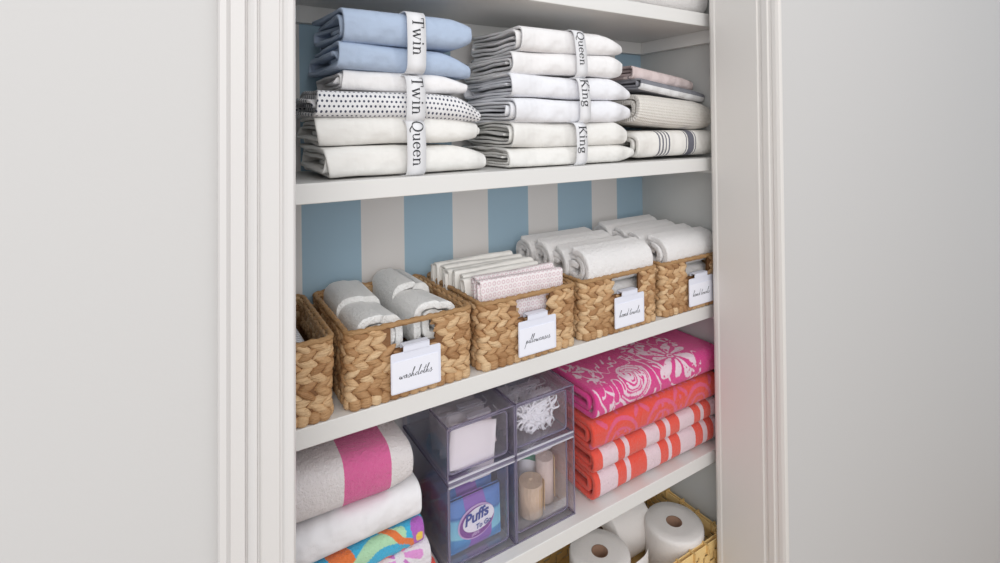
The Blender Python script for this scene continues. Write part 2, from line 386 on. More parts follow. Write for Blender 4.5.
# joined handwriting, x-height .38
SCR = {
 'w': (.62, [[(0, .1), (.08, .36), (.1, .1), (.2, .02), (.3, .3), (.32, .08), (.42, .02), (.52, .34), (.62, .28)]]),
 'a': (.5, [[(0, .28), (.3, .34), (.2, .4), (.06, .22), (.08, .04), (.22, .1), (.34, .36), (.33, .08), (.4, .02), (.5, .12)]]),
 's': (.42, [[(0, .12), (.2, .42), (.22, .36), (.3, .12), (.2, -.02), (.06, .02), (.2, .04), (.42, .14)]]),
 'h': (.5, [[(0, .12), (.24, .8), (.28, 1.05), (.18, .95), (.08, .3), (.05, 0), (.14, .28), (.26, .34), (.28, .1), (.36, .02), (.5, .14)]]),
 'c': (.36, [[(0, .14), (.22, .36), (.26, .32), (.2, .38), (.06, .2), (.1, .03), (.2, .03), (.36, .14)]]),
 'l': (.3, [[(0, .14), (.2, .8), (.26, 1.1), (.18, 1.05), (.06, .4), (.08, .05), (.16, .02), (.3, .14)]]),
 'o': (.4, [[(0, .14), (.16, .36), (.04, .2), (.1, .02), (.24, .1), (.22, .34), (.14, .32), (.4, .28)]]),
 't': (.34, [[(0, .14), (.16, .6), (.22, .95), (.12, .4), (.1, .05), (.18, .02), (.34, .14)], [(-.04, .62), (.36, .74)]]),
 'p': (.46, [[(0, .1), (.1, .4), (.02, -.1), (-.08, -.6), (.04, -.1), (.14, .3), (.26, .38), (.28, .14), (.14, .04), (.46, .14)]]),
 'i': (.26, [[(0, .14), (.1, .38), (.07, .1), (.14, .02), (.26, .14)], [(.13, .56), (.15, .6)]]),
 'e': (.34, [[(0, .14), (.18, .26), (.2, .38), (.1, .34), (.05, .12), (.13, .02), (.34, .14)]]),
 'n': (.5, [[(0, .14), (.08, .38), (.06, .02), (.18, .32), (.28, .36), (.28, .1), (.36, .02), (.5, .14)]]),
 'd': (.46, [[(0, .28), (.24, .34), (.1, .36), (.03, .14), (.1, .02), (.24, .2), (.42, 1.05), (.3, .4), (.3, .06), (.46, .12)]]),
 ' ': (.3, []),
}
def script_word(word, height, slant=.35, stretch=1.35, wd=.045):
    V = []; F = []; x = 0
    for ch in word:
        adv, st = SCR[ch]
        for pts in st:
            p = smooth(pts, 5); v, f_ = strip(p, wd, (wd*.7, wd*1.5)); n = sum(len(q) for q in V); V.append(v+np.array([x, 0])); F += [tuple(i+n for i in q) for q in f_]
        x += adv
    v = np.vstack(V); v[:, 0] = v[:, 0]*stretch+v[:, 1]*slant; return v*height, F, x*height*stretch
def bfont(text, size, shear=0.0, off=0.0):
    c = bpy.data.curves.new('t', 'FONT'); c.body = text; c.size = size; c.shear = shear; c.offset = off; c.align_x = 'CENTER'; c.align_y = 'CENTER'; c.resolution_u = 4
    o = bpy.data.objects.new('t', c); C.objects.link(o); bpy.context.view_layer.update()
    me = bpy.data.meshes.new_from_object(o); v = np.array([p.co[:] for p in me.vertices]); f_ = [tuple(p.vertices) for p in me.polygons]
    bpy.data.objects.remove(o); bpy.data.meshes.remove(me); return v[:, :2], f_

M['ink'] = plain('black ink', (.02, .02, .025, 1), .6)
M['band'] = plain('white paper band', (.8, .8, .82, 1), .6)

# ------------------------------------------------------------------ SHELF 2: sheet sets
M['blue_sheet'] = cloth('pale blue cotton', srgb(176, 191, 213))
M['white_sheet'] = cloth('white cotton', srgb(238, 236, 236))
M['warm_sheet'] = cloth('warm white cotton', srgb(233, 231, 227))
M['cool_sheet'] = cloth('cool white cotton', srgb(235, 235, 239))
M['dot_sheet'] = dot_cloth('white cotton with navy dots', srgb(230, 229, 230), srgb(70, 74, 92), .0095, .25)
sheets = [  # x0, x1, z0, z1, yf, material, label, seed, tilt
 (.235, .612, -.095, -.030, 1.02, 'warm_sheet', 'white folded sheet at the very bottom of the left stack of sheets', 11, 0),
 (.232, .590, -.036, .028, 1.03, 'warm_sheet', 'white folded sheet with curled left end, above the bottom sheet of the left stack', 12, 0),
 (.222, .590, .022, .080, 1.02, 'dot_sheet', 'white folded sheet with small navy dots in the left stack', 13, .03),
 (.272, .562, .080, .126, 1.035, 'white_sheet', 'plain white folded sheet lying directly on the dotted sheet', 14, .03),
 (.262, .562, .122, .182, 1.03, 'blue_sheet', 'pale blue folded sheet, lower of the two blue ones', 15, .02),
 (.268, .575, .178, .256, 1.015, 'blue_sheet', 'pale blue folded sheet on top of the left stack', 16, .0),
]
for x0, x1, z0, z1, yf, mt, lb, sd, tl in sheets:
    D = 1.29-yf
    o = fold('folded_sheet', M[mt], x1-x0, D, (z1-z0)*1.04, turns=2.6, th=.0085, seed=sd, amp=.0026, freq=15, jit=.008, taperR=(.40, .50, .45)[sd % 3], tlen=(.085, .07, .10)[sd % 3], fineamp=.0015, tilt=(.1, .8, .5, .9, -.2, .7)[sd % 6], nx=60,
             loc=((x0+x1)/2, yf+D/2, z0), rot=(0, tl, .035*math.sin(sd*1.3)))
    tag(o, lb, 'folded sheet', 'folded sheets in the left stack')
mids = [
 (.672, 1.088, -.095, -.045, 1.02, 'warm_sheet', 'white folded sheet at the very bottom of the middle stack of sheets', 21, 0),
 (.680, 1.064, -.050, .018, 1.02, 'warm_sheet', 'cream white folded sheet second from the bottom of the middle stack', 22, 0),
 (.668, 1.074, .014, .078, 1.015, 'cool_sheet', 'cool white folded sheet third from the bottom of the middle stack', 23, 0),
 (.682, 1.072, .074, .136, 1.02, 'cool_sheet', 'cool white folded sheet fourth from the bottom of the middle stack', 24, 0),
 (.684, 1.062, .132, .196, 1.02, 'white_sheet', 'white folded sheet just below the top one of the middle stack', 25, -.02),
 (.698, 1.04, .192, .258, 1.015, 'white_sheet', 'white folded sheet topmost in the middle stack', 26, -.01),
]
for x0, x1, z0, z1, yf, mt, lb, sd, tl in mids:
    D = 1.30-yf
    o = fold('folded_sheet', M[mt], x1-x0, D, (z1-z0)*1.04, turns=3.3, th=.0065, seed=sd, amp=.0028, freq=16, jit=.009, taperR=(.5, .42, .46)[sd % 3], tlen=(.075, .06, .09)[sd % 3], fineamp=.0017, tilt=(.7, .1, .6, .0, .8, .3)[sd % 6], nx=60,
             loc=((x0+x1)/2, yf+D/2, z0), rot=(0, tl, .03*math.sin(sd*1.7)))
    tag(o, lb, 'folded sheet', 'folded sheets in the middle stack')

def paper_band(cx, wd, z0, z1, yf, word, label, start, size, lean=0):
    """a paper strip round two sheets, lettering on its front, reading downwards"""
    yb = 1.20; r = .020
    P = [(yb, z1)]+[(yf+r+(yb-yf-r)*(1-i/6), z1) for i in range(1, 7)]
    P += [(yf+r-r*math.sin(PI/2*i/8), z1-r+r*math.cos(PI/2*i/8)) for i in range(1, 9)]
    P += [(yf-.002*math.sin(PI*i/12), z1-r-(z1-z0-2*r)*i/12) for i in range(1, 13)]
    P += [(yf+r-r*math.cos(PI/2*i/8), z0+r-r*math.sin(PI/2*i/8)) for i in range(1, 9)]
    P += [(yf+r+(yb-yf-r)*i/3, z0) for i in range(1, 4)]
    P = np.array(P); s = np.concatenate([[0], np.cumsum(np.linalg.norm(np.diff(P, axis=0), axis=1))])
    T = np.gradient(P, axis=0); T /= np.linalg.norm(T, axis=1)[:, None]; N = np.column_stack([T[:, 1], -T[:, 0]])
    root = empty('paper_band', (cx, yf, z0), label, 'paper band', 'white paper bands round the sheet sets')
    def at(u, x, off):
        y = np.interp(u, s, P[:, 0]); z = np.interp(u, s, P[:, 1]); ny = np.interp(u, s, N[:, 0]); nz = np.interp(u, s, N[:, 1])
        return np.column_stack([x+lean*(z-(z0+z1)/2), y-yf+ny*off, z-z0+nz*off])
    n = len(P); vo = []; 
    for off in (0, .0012):
        for x in (-wd/2, wd/2): vo.append(at(s, np.full(n, x), off))
    V = np.vstack(vo); F = []
    for i in range(n-1): F += [(2*n+i, 2*n+i+1, 3*n+i+1, 3*n+i), (i, n+i, n+i+1, i+1), (i, i+1, 2*n+i+1, 2*n+i), (n+i, 3*n+i, 3*n+i+1, n+i+1)]
    link('strip', V, F, M['band'], root)
    v, f_, tot = serif_word(word, size); top = s[6]      # s[6]: where the top turns down
    u = top+start+v[:, 0]; x = v[:, 1]-size*.36
    link('lettering', at(u, x, .0022), f_, M['ink'], root, smooth=False)
    return root
paper_band(.421, .042, .124, .254, 1.009, 'Twin', 'white paper band reading Twin round the two blue sheets', .026, .0265)
paper_band(.419, .042, .018, .118, 1.012, 'Twin', 'white paper band reading Twin round the plain and dotted sheets', .015, .0265)
paper_band(.418, .042, -.094, .022, 1.010, 'Queen', 'white paper band reading Queen round the bottom sheets of the left stack', .012, .0250)
paper_band(.874, .036, .134, .256, 1.009, 'Queen', 'white paper band reading Queen round the top sheets of the middle stack', .018, .0225, -.1)
paper_band(.884, .036, .016, .132, 1.008, 'King', 'white paper band reading King round the cool white sheets in mid stack', .014, .0265, -.06)
paper_band(.872, .036, -.094, .016, 1.008, 'King', 'white paper band reading King round the bottom sheets of the middle stack', .019, .0260, .0)

# right pile of throws
M['waffle'] = cloth('cream waffle knit', srgb(226, 221, 214), 'waffle')
W = srgb(232, 229, 224); GY = srgb(112, 112, 122)
st = [(0, W), (.085, GY), (.091, W), (.099, GY), (.105, W), (.113, GY), (.119, W), (.127, GY), (.133, W), (.205, GY), (.209, W), (.214, GY), (.243, W), (.248, GY), (.252, W)]
M['stripe_throw'] = ramp_cloth('white throw with grey stripes', st, .34, 'sheet')
TP_, PK = srgb(168, 152, 152), srgb(218, 202, 200)
M['pink_throw'] = ramp_cloth('taupe and pink woven throw', [(0, TP_), (.10, PK), (.103, TP_), (.112, PK), (.118, TP_), (.165, TP_), (.176, srgb(104, 94, 100)), (.180, PK), (.225, srgb(120, 108, 112)), (.229, PK), (.245, TP_)], .6, 'sheet', axis=1)
M['grey_throw'] = ramp_cloth('grey and white woven throw', [(0, srgb(160, 160, 165)), (.205, srgb(132, 133, 140)), (.219, srgb(226, 225, 226)), (.238, srgb(140, 140, 147))], .6, 'sheet', axis=1)
o = fold('folded_throw', M['stripe_throw'], .345, .28, .089, turns=2.2, th=.014, seed=31, amp=.0015, freq=14, jit=.003, loc=(1.268, 1.155, -.095), rot=(0, 0, 0), taperL=.15, tlen=.03)
tag(o, 'white folded throw with dark grey stripes at the bottom right of the sheet shelf', 'folded throw', 'throws stacked by the right wall')
o = fold('folded_throw', M['waffle'], .335, .28, .106, turns=2.2, th=.016, seed=32, amp=.002, freq=13, jit=.004, loc=(1.270, 1.155, -.010), rot=(0, .07, 0), taperL=.1, taperR=.25, tlen=.08)
tag(o, 'cream waffle textured folded throw lying on the grey striped one', 'folded throw', 'throws stacked by the right wall')
o = fold('folded_throw', M['grey_throw'], .30, .24, .040, turns=1.7, th=.009, seed=33, amp=.0022, freq=13, jit=.005, loc=(1.285, 1.165, .090), rot=(0, .12, .03), taperR=.2, tlen=.08)
tag(o, 'grey and white thin folded throw lying on the waffle one', 'folded throw', 'throws stacked by the right wall')
o = fold('folded_throw', M['pink_throw'], .285, .22, .046, turns=1.7, th=.009, seed=34, amp=.0022, freq=13, jit=.005, loc=(1.268, 1.18, .128), rot=(0, .11, .05), taperR=.2, tlen=.08)
tag(o, 'taupe and pale pink folded throw on top by the right wall', 'folded throw', 'throws stacked by the right wall')
# towel on the top shelf
M['fluffy'] = cloth('white terry', srgb(236, 232, 230), 'terry')
o = fold('folded_towel', M['fluffy'], .42, .28, .10, turns=2.2, th=.018, seed=35, amp=.002, freq=15, loc=(1.215, 1.16, .350))
tag(o, 'white fluffy folded towel on the top shelf, barely in view', 'folded towel')

# ------------------------------------------------------------------ woven baskets
def wicker(name, c1, c2, c3):
    t = NT(name); geo = t.add('ShaderNodeNewGeometry'); r = t.add('ShaderNodeValToRGB'); e = r.color_ramp.elements
    e[0].color = c1; e[1].color = c3; q = e.new(.5); q.color = c2
    t.l.new(geo.outputs['Random Per Island'], r.inputs[0])
    nz = t.noise(70, 3, stretch=(1, 1, 4)); t.color(t.mix(t.math('MULTIPLY', nz, .5), r.outputs[0], c1))
    t.b.inputs['Roughness'].default_value = .55; t.bump(t.noise(150, 4, stretch=(.5, .5, 3)), .9, .004); return t.m
M['wicker'] = wicker('water hyacinth braid', srgb(164, 120, 78), srgb(212, 172, 126), srgb(234, 204, 162))
M['wicker_in'] = plain('inner wicker', srgb(128, 90, 56), .7, (90, .8, .004))
M['rimrope'] = wicker('rim cord', srgb(158, 120, 80), srgb(186, 146, 100), srgb(200, 160, 114))
BW, BD, BH = .282, .308, .158
def basket_mesh(w_, d_, h_, slotc, seed, slot=True):
    r = random.Random(seed); rc = .016
    hw, hd = w_/2-.005, d_/2-.005
    segs = []  # perimeter: start front centre, going right (+x), counter-clockwise seen from above
    sx, sy = hw-rc, hd-rc; A = rc*PI/2
    lens = [sx, A, 2*sy, A, 2*sx, A, 2*sy, A, sx]; tot = sum(lens); cum = [0]
    for l in lens: cum.append(cum[-1]+l)
    def rr(s):
        s %= tot
        for i in range(9):
            if s <= cum[i+1]+1e-9: break
        q = s-cum[i]; a = q/rc
        if i == 0: return q, -hd, 0, -1
        if i == 1: return sx+rc*math.sin(a), -sy-rc*math.cos(a), math.sin(a), -math.cos(a)
        if i == 2: return hw, -sy+q, 1, 0
        if i == 3: return sx+rc*math.cos(a), sy+rc*math.sin(a), math.cos(a), math.sin(a)
        if i == 4: return sx-q, hd, 0, 1
        if i == 5: return -sx-rc*math.sin(a), sy+rc*math.cos(a), -math.sin(a), math.cos(a)
        if i == 6: return -hw, sy-q, -1, 0
        if i == 7: return -sx-rc*math.cos(a), -sy-rc*math.sin(a), -math.cos(a), -math.sin(a)
        return -sx+q, -hd, 0, -1
    def pos(s, z, off):
        x, y, nx, ny = rr(s); k = .975+.025*z/h_; return (x*k+nx*off, y*k+ny*off, z)
    sc0, sc1, sz0, sz1 = slotc-.050, slotc+.050, h_-.056, h_-.013
    def inslot(s, z, mg=0):
        if not slot: return False
        s = (s+tot/2) % tot-tot/2; return sc0+mg < s < sc1-mg and sz0+mg < z < sz1+.01
    out = G()
    def lobe(s, z, ang, ln, wd, tk, base, side=1, blunt=1.8):
        vs = []; fs = []; ns_, nc = 8, 5
        ca, sa = math.cos(ang), math.sin(ang)
        for i in range(ns_+1):
            t = -1+2*i/ns_; e = max(0, 1-abs(t)**blunt)**.75
            for j in range(nc+1):
                al = PI*j/nc; c = math.cos(al)*wd*e; o = base+tk*math.sin(al)*(.35+.65*e)*(e > 0)
                ls, lz = t*ln, c; q = (ls*ca-lz*sa, ls*sa+lz*ca); vs.append(pos(s+q[0], min(max(z+q[1], 0.001), h_), side*o))
        for i in range(ns_):
            for j in range(nc): a = i*(nc+1)+j; fs.append((a, a+nc+1, a+nc+2, a+1))
        out.add(vs, fs)
    rows = 9; z0r, z1r = .020, h_-.006; rh = (z1r-z0r)/rows; npr = int(round(tot/.0275)); dp = tot/npr
    for k in range(rows):
        z = z0r+rh*(k+.5); sg = 1 if k % 2 else -1
        for i in range(npr):
            s = (i+(.5 if (k//2) % 2 else 0)*.6+r.uniform(-.08, .08))*dp
            if inslot(s, z, -.006): continue
            lobe(s, z+r.uniform(-.001, .001), sg*(.50+r.uniform(-.13, .13)), .0215*r.uniform(.9, 1.15), .0092*r.uniform(.85, 1.15), .0072*r.uniform(.8, 1.25), .0)
            if k >= rows-4: lobe(s, z, -sg*.5, .0200, .0095, .005, .004, -1)
    nb = int(round(tot/.021))
    for i in range(nb):
        lobe((i+r.uniform(-.1, .1))*tot/nb, .0105, PI/2+r.uniform(-.25, .25), .0125, .0125, .0085, .001, 1, 3.5)
    weave = out
    # backing shell with the hand hole left open
    sh = G(); ns_ = 120; zs = [0, .02, .05, .08, sz0, sz1, h_-.004]
    ss = sorted(set([tot*i/ns_ for i in range(ns_)]+([sc0 % tot, sc1 % tot] if slot else [])))
    for off in (.001, -.004):
        vs = [pos(s, z, off) for s in ss for z in zs]; fs = []; Zn = len(zs)
        for i in range(len(ss)):
            j = (i+1) % len(ss); mid = (ss[i]+((ss[j]-ss[i]) % tot)/2)
            for q in range(Zn-1):
                if inslot(mid, (zs[q]+zs[q+1])/2, .0005): continue
                fs.append((i*Zn+q, j*Zn+q, j*Zn+q+1, i*Zn+q+1))
        sh.add(vs, fs)
    ft = [pos(tot*i/ns_, .003, -.001) for i in range(ns_)]; sh.add(ft, [tuple(range(ns_))]); ft = [pos(tot*i/ns_, .006, -.001) for i in range(ns_)]; sh.add(ft, [tuple(range(ns_))])
    rim = G(); N = 260
    pts = [pos(tot*i/N, h_-.004+.0008*math.sin(i*.9), .0015) for i in range(N)]
    rim.tube(pts, [.0058+.0008*math.sin(i*1.7) for i in range(N)], 8, closed=True)
    pts = [pos(tot*i/N, h_-.009, -.005) for i in range(N)]; rim.tube(pts, .004, 6, closed=True)
    return weave, sh, rim
baskets = [(.102, 0, 'leftmost wicker basket, cut off by the door casing', 0), (.404, 0.0, 'wicker basket of rolled white washcloths, second from left', 1),
           (.703, .008, 'wicker basket filled with folded pillowcases', 2), (1.003, .014, 'wicker basket of rolled hand towels beside the pillowcases basket', 3),
           (1.303, .014, 'wicker basket of rolled hand towels nearest the right wall', 4)]
for i, (bx, so, lb, k) in enumerate(baskets):
    root = empty('wicker_basket', (bx, 1.0+BD/2, -.548), lb, 'basket', 'woven baskets in a row')
    wv, sh, rim = basket_mesh(BW, BD, BH, so, 40+i)
    wv.link('braided_weave', M['wicker'], root); sh.link('inner_wall', M['wicker_in'], root, smooth=False); rim.link('rim', M['rimrope'], root)

# clip-on labels
M['label'] = plain('white label plastic', srgb(226, 228, 240), .35)
M['card'] = plain('white label card', srgb(236, 237, 246), .6)
def basket_label(cx, word, label, tw):
    root = empty('basket_label', (cx, .994, -.531), label, 'label', 'clip-on labels on the baskets')
    g = G(); g.prism(rrect(.110, .082, .004, cx=0, cy=.041), -.0045, -.0015, 'y')
    g.box(-.028, .030, -.0045, -.0015, .080, .094); g.box(-.028, .030, -.0045, .016, .092, .0945); g.box(-.028, .030, .013, .016, .070, .0945)
    g.link('clip_holder', M['label'], root, smooth=False, bevel=.0008)
    g = G(); g.prism(rrect(.102, .062, .002, cx=-.002, cy=.034), -.0056, -.0044, 'y'); g.link('card', M['card'], root, smooth=False, bevel=.0004)
    v, f_, tot = script_word(word, .0175); k = tw/(v[:, 0].max()-v[:, 0].min()); v[:, 0] = (v[:, 0]-(v[:, 0].max()+v[:, 0].min())/2)*k
    V = np.column_stack([v[:, 0]-.002, np.full(len(v), -.0060), v[:, 1]+.029])
    link('lettering', V, f_, M['ink'], root, smooth=False)
basket_label(.4035, 'washcloths', 'white clip-on label reading washcloths', .074)
basket_label(.712, 'pillowcases', 'white clip-on label reading pillowcases', .076)
basket_label(1.018, 'hand towels', 'white clip-on label reading hand towels, beside the pillowcases basket', .078)
basket_label(1.318, 'hand towels', 'white clip-on label reading hand towels, nearest the right wall', .078)

# contents
M['terry'] = cloth('white towelling', srgb(247, 246, 244), 'terry')
M['terry2'] = cloth('soft white towelling', srgb(241, 238, 237), 'terry')
M['ribbed'] = cloth('white ribbed cloth', srgb(220, 220, 224), 'rib')
zb = -.538
# basket 1: ribbed cloths
for j, (x, y, z, lb) in enumerate(((.16, 1.09, -.50, 'front'), (.15, 1.20, -.50, 'rear'))):
    tag(fold('rolled_cloth', M['ribbed'], .13, .10, .105, turns=2.2, th=.012, seed=60+j, amp=.002, freq=20, nx=30, loc=(x, y, z), rot=(0, 0, PI/2)),
        'ribbed white cloth in the leftmost basket, %s one' % lb, 'cloth', 'ribbed cloths in the leftmost basket')
# basket 2: four bundles of washcloths, axis towards the camera, plus ones below seen through the hand hole
wc = [(.340, 1.226, -.472, .126, .112, 'rear left', 0), (.468, 1.234, -.470, .124, .122, 'rear right', 0), (.342, 1.093, -.486, .126, .118, 'front left', 0), (.469, 1.093, -.484, .126, .118, 'front right', 0)]
for j, (x, y, z, wd, ht, lb, _) in enumerate(wc):
    o = fold('rolled_washcloth', M['terry'], .142, wd, ht, turns=2.2, th=.016, seed=70+j, amp=.002, freq=16, nx=34, jit=.004, flip=True, sq=.5, loc=(x, y, z), rot=(.0, 0, PI/2+.05*math.sin(j*3)))
    o.rotation_euler = (0, .06 if j > 1 else -.02, PI/2+.04*math.sin(j*3))
    tag(o, 'thick rolled white washcloth, %s one in its wicker basket' % lb, 'washcloth', 'rolled washcloths in the basket')
for j, (x, lb) in enumerate(((.345, 'left'), (.465, 'right'))):
    tag(fold('rolled_washcloth', M['terry'], .12, .115, .05, turns=1.4, th=.014, flip=True, seed=80+j, amp=.001, freq=16, nx=24, loc=(x, 1.08, zb), rot=(0, 0, PI/2)),
        'rolled white washcloth low behind the washcloths label, %s one' % lb, 'washcloth', 'rolled washcloths low in the basket')
# basket 3: pillowcases standing on edge
M['case'] = cloth('white pillowcase cotton', srgb(236, 233, 228))
M['case_pink'] = dot_cloth('white cotton with pale rose rings', srgb(236, 229, 229), srgb(220, 198, 203), .0125, .3, ring=True)
np_ = 9
for j in range(np_):
    y = 1.045+j*.0265; pk = j < 2
    H = .190+.005*math.sin(j*2.1)+(.004 if j > 4 else 0)
    L = .238-.005*abs(math.sin(j*1.3))
    o = fold('folded_pillowcase', M['case_pink' if pk else 'case'], L, H, .032, turns=2.1, th=.0055, seed=90+j, amp=.0016, freq=22, nx=40, jit=.004, fineamp=.0005)
    # stand it on its long edge, fold upwards
    o.rotation_euler = (-PI/2-.10, 0, .015*math.sin(j*5)); o.location = Vector((.700+.004*math.sin(j*2.3)-.0030*j, y-.026, -.538+H/2))*K
    lb = ('white pillowcase with pale rose rings, %s' % ('frontmost in its basket' if j == 0 else 'second from the front in its basket')) if pk else \
         'plain cream pillowcase, %s in the pillowcase row' % ['', '', 'just behind the ringed ones', 'second plain one from the front', 'third plain one from the front', 'fourth plain one from the front', 'third from the back', 'second from the back', 'rearmost'][j]
    tag(o, lb, 'pillowcase', 'pillowcases standing in the basket')
# baskets 4 and 5: rolled hand towels
def rolls(cx, x0, x1, spec, where):
    for j, (y, z, r, dx, lb) in enumerate(spec):
        o = fold('rolled_hand_towel', M['terry2'], x1-x0, r*2.25, r*2, turns=2.3, th=.019, seed=110+j+int(cx*100), amp=.002, freq=15, nx=40, jit=.004, sq=.95,
                 loc=((x0+x1)/2+dx, y, z-r), rot=(0, 0, .02*math.sin(j*4+cx)), na=14)
        tag(o, 'rolled white hand towel, %s in the basket %s' % (lb, where), 'hand towel', 'rolled hand towels %s' % where)
rolls(1.0, .884, 1.128, [(1.060, -.376, .057, 0, 'frontmost'), (1.128, -.374, .050, -.010, 'second from the front'), (1.190, -.366, .051, -.018, 'third from the front'), (1.254, -.362, .047, -.030, 'rearmost')], 'beside the pillowcases')
rolls(1.3, 1.184, 1.428, [(1.064, -.376, .056, 0, 'frontmost'), (1.130, -.368, .048, -.012, 'second from the front'), (1.190, -.362, .047, -.020, 'third from the front'), (1.250, -.350, .045, -.034, 'rearmost')], 'nearest the right wall')
for cx in (1.0, 1.3):
    w_ = 'beside the pillowcases' if cx == 1.0 else 'nearest the right wall'
    for j, y in enumerate((1.072, 1.19)):
        tag(fold('rolled_hand_towel', M['terry2'], .235, .11, .112, turns=2.2, th=.018, seed=130+j, amp=.001, freq=14, nx=26, loc=(cx+.003, y, zb+.002)),
            'rolled white hand towel in the bottom layer, %s, basket %s' % (('front', 'rear')[j], w_), 'hand towel', 'lower hand towels %s' % w_)

# ------------------------------------------------------------------ SHELF 4: beach towels
def lerp(a, b, f): return a+(b-a)*f[:, None]
def hexc(r, g, b): return np.array(srgb(r, g, b)[:3])
def sd_seg(px, py, pts, w0, w1=None):
    """signed distance-ish to a polyline whose width runs from w0 to w1"""
    best = np.full(px.shape, 9.); n = len(pts)-1; w1 = w0 if w1 is None else w1
    for i in range(n):
        ax, ay = pts[i]; bx, by = pts[i+1]; dx, dy = bx-ax, by-ay; t = np.clip(((px-ax)*dx+(py-ay)*dy)/(dx*dx+dy*dy+1e-12), 0, 1)
        d = np.hypot(px-ax-t*dx, py-ay-t*dy)-(w0+(w1-w0)*(i+t)/n); best = np.minimum(best, d)
    return best
def snoise(seed, freq, n=10):
    r = np.random.RandomState(seed); W = [(r.normal(size=2)*freq, r.uniform(0, 6.28)) for _ in range(n)]
    return lambda u, v: sum(np.sin(u*a[0]+v*a[1]+p) for a, p in W)/math.sqrt(n)
def paisley_dye(u, v):
    base, white = hexc(224, 40, 138), hexc(240, 214, 226); m_ = np.zeros_like(u)
    wob = snoise(5, 60)(u, v)*.0025; x = .245+.865*(u-.155)+wob; y = v-.02+snoise(6, 70)(u, v)*.0025
    def ink(mask): np.maximum(m_, mask.astype(float), out=m_)
    # big paisley: outer comma outline, inner comma and dots
    cx, cy = .245, .215
    def comma(cx, cy, s, flip=1):
        pts = [(cx+flip*s*.55*math.cos(a)*(1-.07*k), cy+s*.62*math.sin(a)*(1-.07*k)) for k, a in enumerate([2.6, 2.0, 1.3, .6, 0, -.6, -1.2, -1.8, -2.4, -3.0, -3.5, -4.0])]
        return smooth(pts, 4)
    for s, wd in ((.128, .0035), (.112, .0014), (.092, .0042), (.070, .0014), (.052, .004), (.034, .0014), (.02, .003)): ink(sd_seg(x, y, comma(cx, cy, s), wd, wd*.6) < 0)
    for s in (.142,): 
        for a in np.arange(0, 6.28, .32): ink(sd_seg(x, y, [(cx+s*.58*math.cos(a), cy+s*.64*math.sin(a)), (cx+s*.70*math.cos(a+.15), cy+s*.76*math.sin(a+.15))], .003, .001) < 0)
    # flower with petals, at the right
    fx, fy = .405, .20
    for k in range(9):
        a = k*2*PI/9+.3; rl = 1+.25*math.sin(k*2.7); ink(sd_seg(x, y, [(fx+.016*math.cos(a), fy+.016*math.sin(a)), (fx+.055*rl*math.cos(a+.15), fy+.060*rl*math.sin(a+.15))], .0025, .0125) < 0)
    fil = np.abs(snoise(9, 75)(u, v)) < .10; zone = snoise(10, 16)(u, v) > .1; ink(fil & zone)
    ink(np.abs(np.hypot(x-fx, y-fy)-.007) < .002)
    for (qx, qy, r_, n_) in ((.465, .262, .034, 6), (.36, .10, .030, 6), (.12, .12, .032, 6), (.47, .13, .026, 5)):
        for k in range(n_):
            a = k*2*PI/n_; ink(sd_seg(x, y, [(qx+.3*r_*math.cos(a), qy+.3*r_*math.sin(a)), (qx+r_*math.cos(a+.3), qy+r_*math.sin(a+.3))], .002, .008) < 0)
    # curling stems and leaves
    for pts, w0, w1 in (([(.02, .10), (.06, .17), (.10, .24), (.13, .31), (.14, .36)], .009, .003), ([(.045, .10), (.085, .17), (.125, .24), (.155, .31), (.165, .38)], .003, .002),
                        ([(.0, .16), (.04, .23), (.07, .30), (.08, .37)], .007, .002), ([(.33, .12), (.34, .20), (.37, .27), (.43, .29)], .004, .002), ([(.31, .14), (.315, .22), (.34, .29)], .002, .001),
                        ([(.19, .06), (.24, .05), (.29, .07), (.34, .05), (.40, .07)], .004, .008), ([(.14, .20), (.17, .15), (.16, .10)], .002, .006), ([(.17, .27), (.18, .33), (.21, .35)], .002, .005),
                        ([(.06, .02), (.14, .05), (.2, .02)], .006, .01), ([(.27, .02), (.33, .02), (.39, .03)], .004, .009)):
        ink(sd_seg(x, y, smooth(pts, 4), w0, w1) < 0)
    # second rounded motif at the lower front edge
    for s, wd in ((.060, .005), (.045, .002), (.03, .003), (.014, .003)): ink(np.abs(np.hypot((x-.335)/1.35, (y-.345))-s) < wd*.6)
    for k in range(9): ink(sd_seg(x, y, [(.335+1.3*.036*math.cos(k*.7), .345+.036*math.sin(k*.7)), (.335+1.3*.054*math.cos(k*.7+.3), .345+.054*math.sin(k*.7+.3))], .0025) < 0)
    rag = snoise(8, 260)(u, v)
    m_ = np.where(rag > 1.0, 0, m_)                    # broken woven edges
    m_ *= (u < .43) & (u > .004)
    return lerp(base, white, np.clip(m_, 0, 1))
def orange_dye(u, v):
    base, pk = hexc(232, 66, 44), hexc(224, 88, 140); x = u+snoise(15, 60)(u, v)*.002; y = v; m_ = np.zeros_like(u)
    for cx in (.10, .26, .42):
        d = np.hypot((x-cx)/1.3, y-.30); m_ = np.maximum(m_, (np.abs(d-.045) < .004)); m_ = np.maximum(m_, (np.abs(d-.024) < .003)); m_ = np.maximum(m_, d < .008)
        for k in range(8): m_ = np.maximum(m_, (sd_seg(x, y, [(cx+.065*1.2*math.cos(k*.785), .30+.058*math.sin(k*.785)), (cx+.085*1.2*math.cos(k*.785), .30+.076*math.sin(k*.785))], .005) < 0))
    m_ = np.maximum(m_, ((np.hypot((x*40) % 1-.5, (y*40) % 1-.5) < .2) & (snoise(3, 22)(u, v) > .5)))
    return lerp(base, pk, .75*m_.astype(float))
M['dyed'] = attr_cloth('printed towelling')
OR, PW = srgb(236, 72, 48), srgb(234, 208, 216)
def stripes(seq, L):
    out = []; p = 0
    for wd, c in seq: out.append((p, c)); p += wd
    return out
